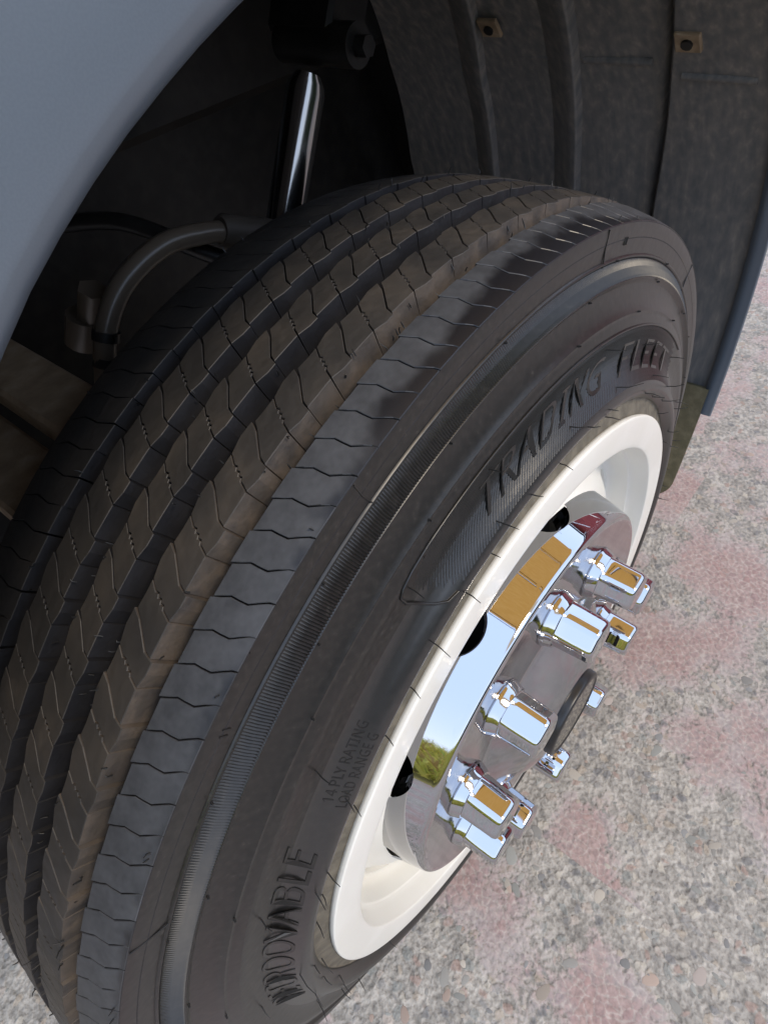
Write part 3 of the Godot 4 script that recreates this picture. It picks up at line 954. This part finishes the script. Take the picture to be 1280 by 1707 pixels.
func make_tread(tyre: MeshInstance3D) -> void:
	var D := deg_to_rad(1.0)
	var gap := 0.0012
	var kinds := []   # [mesh, offset angle]
	# three middle ribs: [left x, right x, phase of the bold cut in degrees]
	for rb in [[-0.1415, -0.0915, 0.5], [-0.2195, -0.173, 3.1], [-0.3045, -0.250, 1.2]]:
		var L: float = rb[0]
		var R: float = rb[1]
		var ph: float = rb[2] * D
		var wd := R - L
		var bold := PackedVector2Array([Vector2(L - 0.0022, ph), Vector2(L + wd * 0.22, ph + 0.4 * D), Vector2(L + wd * 0.75, ph + 1.85 * D), Vector2(R + 0.0022, ph + 2.1 * D)])
		var saw := tooth(Vector2(L + 0.002, ph + 2.5 * D), Vector2(R - 0.002, ph + 4.05 * D), 7, 0.0014)
		var next := shifted(bold, PITCH)
		# the two blocks of a pitch; their groove sides step in and out
		var p1 := shifted(bold, gap)
		p1.append(Vector2(R + 0.0022, ph + 3.0 * D))
		var s1 := shifted(saw, -gap * 0.75)
		s1.reverse()
		p1.append_array(s1)
		p1.append(Vector2(L - 0.0028, ph + 1.2 * D))
		var p2 := shifted(saw, gap * 0.75)
		p2.append(Vector2(R - 0.0018, ph + 5.3 * D))
		var s2 := shifted(next, -gap)
		s2[0].x = L + 0.0015
		s2[s2.size() - 1].x = R - 0.0020
		s2.reverse()
		p2.append_array(s2)
		p2.append(Vector2(L + 0.0024, ph + 3.4 * D))
		var wm: Material = M.groove_brown if R > -0.1 else M.groove
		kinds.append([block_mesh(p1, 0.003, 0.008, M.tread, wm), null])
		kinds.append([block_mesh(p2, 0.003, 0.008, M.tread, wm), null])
	# shoulder ribs, one long and one short curved cut to a pitch
	for sh in [[-0.0635, 0.0, 0.25, 1.0], [-0.333, -0.450, 2.2, -1.0]]:
		var x0: float = sh[0]
		var x1: float = sh[1]
		var ph: float = sh[2] * D
		var sg: float = sh[3]
		var cut := func(at: float) -> PackedVector2Array:
			var o := PackedVector2Array()
			for e in [[0.0, 1.55], [0.16, 1.25], [0.30, 0.95], [0.45, 0.92], [0.62, 0.85], [0.78, 0.42], [0.9, 0.12], [1.0, 0.0]]:
				o.append(Vector2(lerpf(x0, x1, e[0]), at + e[1] * D * sg))
			return o
		var g_long := PackedFloat32Array([0.0009, 0.0008, 0.0008, 0.0008, 0.0008, 0.0008, 0.0008, 0.0006])
		var g_short := PackedFloat32Array([0.0001, 0.0006, 0.0008, 0.0008, 0.0008, 0.0007, 0.0002, 0.0001])
		for half in 2:
			var c0: PackedVector2Array = cut.call(ph + PITCH * 0.5 * half)
			var c1: PackedVector2Array = cut.call(ph + PITCH * 0.5 * (half + 1))
			var ga := g_long if half == 0 else g_short
			var gb := g_short if half == 0 else g_long
			var poly := PackedVector2Array()
			for i in c0.size():
				poly.append(c0[i] + Vector2(0, ga[i]))
			for i in range(c1.size() - 1, -1, -1):
				poly.append(c1[i] - Vector2(0, gb[i]))
			# stepped groove side
			var dx := -0.0014 * sg if half == 0 else 0.0014 * sg
			poly[0].x += dx
			poly[poly.size() - 1].x += dx
			var is_out := sg > 0.0
			if is_out:
				for k in range(0, 28):
					put("tread_block", block_mesh(shifted(poly, PITCH * k), 0.006, 0.001, M.shoulder, M.groove), null, tyre)
			kinds.append([block_mesh(poly, 0.006 if is_out else 0.001, 0.001 if is_out else 0.006, M.tread, M.groove), is_out])
	var rest := Builder.new()
	for kd in kinds:
		var mesh: ArrayMesh = kd[0]
		for k in 80:
			var a := PITCH * k
			if kd[1] == true and k < 28:
				continue
			if k <= 26 or k >= 78:
				put("tread_block", mesh, null, tyre, Transform3D(Basis(Vector3.RIGHT, a), Vector3.ZERO))
			else:
				var tf := Transform3D(Basis(Vector3.RIGHT, a), Vector3.ZERO)
				for su in 2:
					var arr := mesh.surface_get_arrays(su)
					var vv: PackedVector3Array = arr[Mesh.ARRAY_VERTEX]
					var nn: PackedVector3Array = arr[Mesh.ARRAY_NORMAL]
					rest.v.append_array(tf * vv)
					rest.n.append_array(tf * nn)
					rest.uv.append_array(arr[Mesh.ARRAY_TEX_UV])
	var o := put("tread", rest.done(), M.tread, tyre)
	o.set_meta("kind", "stuff")

func bend_text(text: String, font_size: float, a_start: float, a_end: float, r_base: float, height: float, raise: float) -> ArrayMesh:
	# lettering moulded on the sidewall: baseline towards the hub, running clockwise (angle falls)
	var tm := TextMesh.new()
	var f := SystemFont.new()
	f.font_names = PackedStringArray(["Droid Sans"])
	f.font_weight = 400
	tm.font = f
	tm.text = text
	tm.font_size = 32
	tm.pixel_size = 0.01
	tm.depth = 0.02
	tm.curve_step = 1.5
	var arr := tm.get_mesh_arrays()
	var src: PackedVector3Array = arr[Mesh.ARRAY_VERTEX]
	var idx = arr[Mesh.ARRAY_INDEX]
	var lo := Vector3.INF
	var hi := -Vector3.INF
	for v in src:
		lo = lo.min(v)
		hi = hi.max(v)
	var place := func(v: Vector3) -> Vector3:
		var k := (v.x - lo.x) / (hi.x - lo.x)
		var h := (v.y - lo.y) / (hi.y - lo.y)
		var a := lerpf(a_start, a_end, k) + deg_to_rad(font_size) * h
		var r := r_base + height * h
		var up := raise if v.z > (lo.z + hi.z) * 0.5 else -0.001
		return pol(side_x(r) + up, r, a)
	var b := Builder.new()
	var count: int = idx.size() if idx != null and idx.size() else src.size()
	for i in range(0, count, 3):
		var q := []
		var z := []
		for k in 3:
			var id: int = idx[i + k] if idx != null and idx.size() else i + k
			q.append(place.call(src[id]))
			z.append(src[id])
		var nrm: Vector3 = (z[2] - z[0]).cross(z[1] - z[0])
		var P0: Vector3 = q[0]
		var gn := (q[1] - q[0]).cross(q[2] - q[0]) as Vector3
		if gn.length_squared() < 1e-20:
			continue
		if absf(nrm.normalized().z) > 0.9:
			if z[0].z > (lo.z + hi.z) * 0.5:
				b.flat(q[0], q[1], q[2], Vector3.RIGHT)
		else:
			b.flat(q[0], q[1], q[2], -gn)
	return b.done()

func make_lettering(tyre: MeshInstance3D) -> void:
	# hatched panel behind the large words: fine slanted ridges
	var b := Builder.new()
	var a_lo := -19.0
	var a_hi := 53.5
	var i := 0
	var a := a_lo - 10.0
	while a < a_hi + 1.0:
		var prev = null
		for k in 13:
			var r := lerpf(0.8365, 0.742, k / 12.0)
			var aa := a + 9.5 * k / 12.0
			var end := minf(a_hi - aa, aa - a_lo)
			var round_in := 0.0
			if end < 5.0:
				round_in = 0.055 * pow(1.0 - end / 5.0, 2.0)
			var inside := end > 0.0 and r < 0.8365 - round_in * 0.8 + 0.001 and r > 0.741 + round_in
			if not inside:
				prev = null
				continue
			var t := deg_to_rad(aa)
			var w := deg_to_rad(0.25)
			var x := side_x(r)
			var row := [pol(x - 0.0003, r, t - w), pol(x + 0.0009, r, t), pol(x - 0.0003, r, t + w)]
			if prev != null:
				b.quad(prev[0], prev[1], row[1], row[0], Vector3(1, 0, 0))
				b.quad(prev[1], prev[2], row[2], row[1], Vector3(1, 0, 0))
			prev = row
		a += 0.52
		i += 1
	put("hatched_panel", b.done(), M.raised, tyre).set_meta("label", "panel of fine slanted ridges behind the large words")
	# raised edge round the panel
	b = Builder.new()
	var pts := PackedVector3Array()
	for k in 81:
		var aa := lerpf(-19.0, 49.5, k / 80.0)
		pts.append(pol(side_x(0.8385) + 0.001, 0.8385, deg_to_rad(aa)))
	for e in [[52.0, 0.8365], [53.6, 0.831], [54.4, 0.822], [54.5, 0.80], [53.8, 0.775], [53.0, 0.757], [52.0, 0.745], [50.5, 0.7405]]:
		pts.append(pol(side_x(e[1]) + 0.001, e[1], deg_to_rad(e[0])))
	tube(b, pts, PackedFloat32Array([0.0022 * U]), 6)
	put("panel_edge", b.done(), M.raised, tyre)
	var D := deg_to_rad(1.0)
	put("lettering", bend_text("TRADING", -2.0, 43.5 * D, 17.0 * D, 0.762, 0.048, 0.0011), M.raised, tyre)
	put("lettering", bend_text("FLEET", -2.0, 11.5 * D, -12.0 * D, 0.762, 0.050, 0.0011), M.raised, tyre)
	put("lettering", bend_text("REGROOVABLE", -2.0, 118.0 * D, 83.0 * D, 0.750, 0.046, 0.0013), M.raised, tyre)
	put("small_lettering", bend_text("14 PLY RATING", 0.0, 76.0 * D, 66.5 * D, 0.756, 0.013, 0.0008), M.raised, tyre)
	put("small_lettering", bend_text("LOAD RANGE G", 0.0, 76.5 * D, 67.5 * D, 0.738, 0.013, 0.0008), M.raised, tyre)
	# small badges near the tread's edge
	for c in [[12.0, 0.972], [67.5, 0.972]]:
		b = Builder.new()
		for s in [-1.0, 1.0]:
			var ca: float = deg_to_rad(c[0] + 0.25 * s)
			tube(b, PackedVector3Array([pol(0.0012, c[1] - 0.006, ca), pol(0.0012, c[1] + 0.006, ca)]), PackedFloat32Array([0.0012 * U]), 5)
		put("moulded_mark", b.done(), M.raised, tyre)
	# mould seams across the buttress
	for c in [16.6, 50.3, 84.2, -15.0]:
		b = Builder.new()
		tube(b, PackedVector3Array([pol(0.001, 0.997, deg_to_rad(c)), pol(0.001, 0.97, deg_to_rad(c)), pol(0.002, 0.9425, deg_to_rad(c - 0.3))]), PackedFloat32Array([0.0011 * U]), 5)
		put("mould_seam", b.done(), M.raised, tyre)

func make_hairs(tyre: MeshInstance3D) -> void:
	# rubber vent hairs left by the mould
	for row in [[0.812, 19.0, 0.034, 3.0], [0.748, 15.0, 0.038, -1.0], [0.722, 14.0, 0.030, 2.0], [0.700, 17.0, 0.028, 5.0]]:
		var a: float = -60.0 + row[3]
		while a < 150.0:
			var aa := deg_to_rad(a + rng.randf_range(-5.0, 5.0))
			var r: float = row[0] + rng.randf_range(-0.012, 0.012)
			var base := pol(side_x(clampf(r, 0.656, 0.9)) - 0.001, r, aa)
			var len: float = row[2] * U * rng.randf_range(0.55, 1.15)
			var dir := Vector3(1.0, 0.25 * cos(aa), 0.25 * sin(aa)).normalized()
			var lean := Vector3(0, rng.randf_range(-0.25, 0.25), rng.randf_range(-0.25, 0.25))
			var b := Builder.new()
			tube(b, PackedVector3Array([base, base + (dir + lean * 0.3) * len * 0.5, base + (dir + lean) * len]), PackedFloat32Array([0.0011 * U, 0.0010 * U, 0.0005 * U]), 5)
			put("rubber_hair", b.done(), M.hair, tyre)
			a += row[1]
	var b := Builder.new()
	for i in 26:
		# short nubs on the hollow and along the ribbed band
		var aa := deg_to_rad(-40.0 + 170.0 * i / 26.0 + rng.randf_range(-5, 5))
		var r: float = [0.909, 0.862, 0.945][i % 3]
		var x: float = [0.016, 0.0305, 0.002][i % 3]
		var p := pol(x, r, aa)
		tube(b, PackedVector3Array([p, p + Vector3(1.0, 0.3 * cos(aa), 0.3 * sin(aa)) * 0.0022]), PackedFloat32Array([0.0008, 0.0005]), 6)
	for i in 200:
		# stubs and hairs along the ribs' edges
		var aa := deg_to_rad(rng.randf_range(0.0, 112.0))
		var x: float = [-0.006, -0.066, -0.089, -0.141, -0.167, -0.219, -0.244, -0.304, -0.332, -0.44][rng.randi() % 10]
		var rr := crown(x) - (0.001 if rng.randf() < 0.5 else 0.012)
		var p := pol(x, rr, aa)
		var d := Vector3(rng.randf_range(-0.6, 0.6), cos(aa), sin(aa)) * rng.randf_range(0.002, 0.005)
		tube(b, PackedVector3Array([p, p + d * 0.6, p + d + Vector3(rng.randf_range(-1, 1), 0, rng.randf_range(-1, 1)) * 0.0015]), PackedFloat32Array([0.00042, 0.00038, 0.0002]), 4)
	put("rubber_nubs", b.done(), M.hair, tyre).set_meta("kind", "stuff")

func holed_ring(b: Builder, hole_at: float, steps: int, span: float, p0: Vector2, p1: Vector2, hole: Vector2, mid: float, side: float, lip: float, lip_out := 0.0) -> void:
	# a conical band from p0 to p1 (x, r), cut by elliptical holes; hole = half length along the arc and half width along the slope (both in tyre radii)
	var slope := (p1 - p0)
	var slen := slope.length()
	var nor := Vector2(-slope.y, slope.x).normalized() * side
	for s in steps:
		var ac := hole_at + span * s
		var N := 48
		var K := 5
		var place := func(u: float, v: float) -> Array:
			# u along the arc (angle from the hole's middle), v along the slope 0..1
			var p := p0 + slope * v
			return [pol(p.x, p.y, ac + u), pol(nor.x, nor.y, ac + u).normalized()]
		var rm := (p0 + slope * mid).y
		var rows := []
		for k in K + 1:
			var row := []
			for i in N:
				var f := TAU * i / N
				var eu := hole.x / rm * cos(f)
				var ev := mid + hole.y / slen * sin(f)
				# point on the sector's border in the same direction
				var du := cos(f) * hole.x / rm
				var dv := sin(f) * hole.y / slen
				var ku := INF if absf(du) < 1e-6 else (span * 0.5) / absf(du)
				var kv := INF if absf(dv) < 1e-6 else ((1.0 - mid) if dv > 0.0 else mid) / absf(dv)
				var kk := minf(ku, kv)
				var w := float(k) / K
				row.append(place.call(lerpf(eu, du * kk, w), lerpf(ev, mid + dv * kk, w)))
			rows.append(row)
		for k in K:
			for i in N:
				var j := (i + 1) % N
				var A = rows[k][i]
				var B = rows[k][j]
				var C = rows[k + 1][j]
				var E = rows[k + 1][i]
				b.tri(A[0], B[0], C[0], A[1], B[1], C[1])
				b.tri(A[0], C[0], E[0], A[1], C[1], E[1])
		# corners that the rays leave open
		for cu in [-1.0, 1.0]:
			for cv in [0.0, 1.0]:
				var best := -1
				var corner = place.call(span * 0.5 * cu, cv)
				for i in N:
					var j := (i + 1) % N
					var A = rows[K][i][0]
					var B = rows[K][j][0]
					if A.distance_to(corner[0]) + B.distance_to(corner[0]) < 1.5 * A.distance_to(B) and (best < 0 or A.distance_to(corner[0]) < rows[K][best][0].distance_to(corner[0])):
						best = i
				if best >= 0:
					b.tri(rows[K][best][0], corner[0], rows[K][(best + 1) % N][0], corner[1], corner[1], corner[1])
		# rolled lip going in
		var prev := []
		for i in N:
			prev.append(rows[0][i][0])
		var cen: Vector3 = place.call(0.0, mid)[0]
		var inn: Vector3 = -place.call(0.0, mid)[1]
		for st in [[0.10, 0.985], [0.3, 0.955], [0.6, 0.94], [1.0, 0.935]]:
			var cur := []
			for i in N:
				var p: Vector3 = rows[0][i][0]
				cur.append(cen + (p - cen) * st[1] + inn * lip * U * st[0] - inn * lip_out * U * sin(PI * minf(1.0, st[0] * 3.0)))
			for i in N:
				var j := (i + 1) % N
				var o: Vector3 = cen - (prev[i] + prev[j]) * 0.5 
				b.quad(prev[i], prev[j], cur[j], cur[i], o)
			prev = cur

func make_rim(w: Node3D) -> void:
	var b := Builder.new()
	var segs := 240
	# flange: thin rolled edge, flat face, crisp inner corner
	lathe(b, smooth_path(PackedVector2Array([Vector2(0.052, 0.650), Vector2(0.054, 0.661), Vector2(0.0585, 0.668), Vector2(0.064, 0.6715), Vector2(0.0690, 0.6715)]), 4), segs, 1.0)
	lathe(b, smooth_path(PackedVector2Array([Vector2(0.0690, 0.6715), Vector2(0.0705, 0.671), Vector2(0.0716, 0.6695), Vector2(0.0722, 0.667)]), 3), segs, 1.0)
	lathe(b, smooth_path(PackedVector2Array([Vector2(0.0722, 0.667), Vector2(0.0728, 0.655), Vector2(0.0728, 0.635), Vector2(0.0722, 0.612), Vector2(0.0712, 0.604)]), 3), segs, 1.0)
	lathe(b, smooth_path(PackedVector2Array([Vector2(0.0712, 0.604), Vector2(0.0704, 0.6015), Vector2(0.0685, 0.600)]), 3), segs, 1.0)
	lathe(b, smooth_path(PackedVector2Array([Vector2(0.0685, 0.600), Vector2(0.050, 0.5955), Vector2(0.034, 0.592), Vector2(0.026, 0.588)]), 3), segs, 1.0)
	lathe(b, smooth_path(PackedVector2Array([Vector2(0.026, 0.588), Vector2(0.0235, 0.5855), Vector2(0.021, 0.5845), Vector2(0.005, 0.581), Vector2(-0.012, 0.577), Vector2(-0.021, 0.571), Vector2(-0.025, 0.564), Vector2(-0.024, 0.556)]), 4), segs, 1.0)
	# drop of the rim towards the inside
	lathe(b, PackedVector2Array([Vector2(-0.03, 0.566), Vector2(-0.2, 0.54), Vector2(-0.4, 0.56), Vector2(-0.46, 0.62)]), 96, -1.0)
	holed_ring(b, deg_to_rad(-1.0), 10, deg_to_rad(36.0), Vector2(-0.024, 0.556), Vector2(0.022, 0.478), Vector2(0.122, 0.023), 0.33, 1.0, 0.03)
	put("rim", b.done(), M.white, w)
	# dark brake drum behind the holes
	b = Builder.new()
	lathe(b, PackedVector2Array([Vector2(-0.4, 0.52), Vector2(-0.12, 0.52), Vector2(-0.1, 0.40)]), 72, 1.0)
	put("brake_drum", b.done(), M.steel_dark, w)

func make_hub(w: Node3D) -> void:
	var b := Builder.new()
	var segs := 240
	holed_ring(b, deg_to_rad(16.0), 10, deg_to_rad(36.0), Vector2(-0.075, 0.508), Vector2(0.085, 0.4625), Vector2(0.064, 0.060), 0.44, 1.0, 0.05)
	lathe(b, smooth_path(PackedVector2Array([Vector2(0.085, 0.4625), Vector2(0.092, 0.4605), Vector2(0.0975, 0.4575), Vector2(0.1010, 0.452), Vector2(0.1020, 0.444)]), 6), segs, 1.0)
	var cover := put("hub_cover", b.done(), M.chrome, w)
	b = Builder.new()
	lathe(b, smooth_path(PackedVector2Array([Vector2(0.1020, 0.444), Vector2(0.1020, 0.40), Vector2(0.1020, 0.30), Vector2(0.1022, 0.268)]), 6), segs, 1.0)
	lathe(b, smooth_path(PackedVector2Array([Vector2(0.1022, 0.268), Vector2(0.1045, 0.260), Vector2(0.112, 0.248), Vector2(0.126, 0.225), Vector2(0.144, 0.192), Vector2(0.160, 0.160), Vector2(0.171, 0.130), Vector2(0.175, 0.108), Vector2(0.175, 0.05)]), 6), segs, 1.0)
	put("hub_face", b.done(), M.chrome_dull, cover)
	# cap: dark ringed disc
	b = Builder.new()
	lathe(b, smooth_path(PackedVector2Array([Vector2(0.172, 0.108), Vector2(0.186, 0.107), Vector2(0.1905, 0.103), Vector2(0.1915, 0.097)]), 4), 96, 1.0)
	lathe(b, PackedVector2Array([Vector2(0.1915, 0.097), Vector2(0.1885, 0.094), Vector2(0.188, 0.0)]), 96, 1.0)
	var cap := put("centre_cap", b.done(), M.black, w)
	b = Builder.new()
	lathe(b, PackedVector2Array([Vector2(0.1888, 0.092), Vector2(0.1902, 0.078), Vector2(0.1902, 0.0)]), 64, 1.0)
	put("cap_disc", b.done(), M.cap, cap)
	# ten tall nut covers
	b = Builder.new()
	var sides := 48
	var prof := [[0.0, 0.0590], [0.0012, 0.0604], [0.0045, 0.0600], [0.0110, 0.0572], [0.0180, 0.0545], [0.0235, 0.0528], [0.0240, 0.0495], [0.0250, 0.0485], [0.058, 0.0470], [0.090, 0.0456], [0.0955, 0.0440], [0.0990, 0.0415], [0.1005, 0.0378]]
	var rings := []
	for p in prof:
		var hexed := clampf((p[0] - 0.0232) / 0.0008, 0.0, 1.0)
		var ring := []
		for k in sides:
			var f := TAU * k / sides
			var m := fposmod(f, TAU / 6) - TAU / 12
			var flat_r := 0.925 / maxf(cos(m), 0.1)
			flat_r = minf(flat_r, 1.01)
			var rr: float = p[1] * lerpf(1.0, flat_r, hexed)
			ring.append(Vector3(p[0], rr * cos(f), rr * sin(f)) * U)
		rings.append(ring)
	var st := SurfaceTool.new()
	st.begin(Mesh.PRIMITIVE_TRIANGLES)
	for i in rings.size() - 1:
		st.set_smooth_group(0 if i < 5 else (1 if i < 6 else 2))
		for k in sides:
			var j := (k + 1) % sides
			for q in [rings[i][k], rings[i + 1][j], rings[i][j], rings[i][k], rings[i + 1][k], rings[i + 1][j]]:
				st.add_vertex(q)
	st.set_smooth_group(3)
	var last = rings[rings.size() - 1]
	var tip := Vector3(0.1012, 0, 0) * U
	for k in sides:
		var j := (k + 1) % sides
		for q in [last[k], tip, last[j]]:
			st.add_vertex(q)
	st.generate_normals()
	var nut := st.commit()
	for k in 10:
		var a := deg_to_rad(-6.0 + 36.0 * k)
		put("nut_cover", nut, M.chrome, w, Transform3D(Basis(Vector3.RIGHT, a + 0.26), pol(0.1015, 0.325, a)))
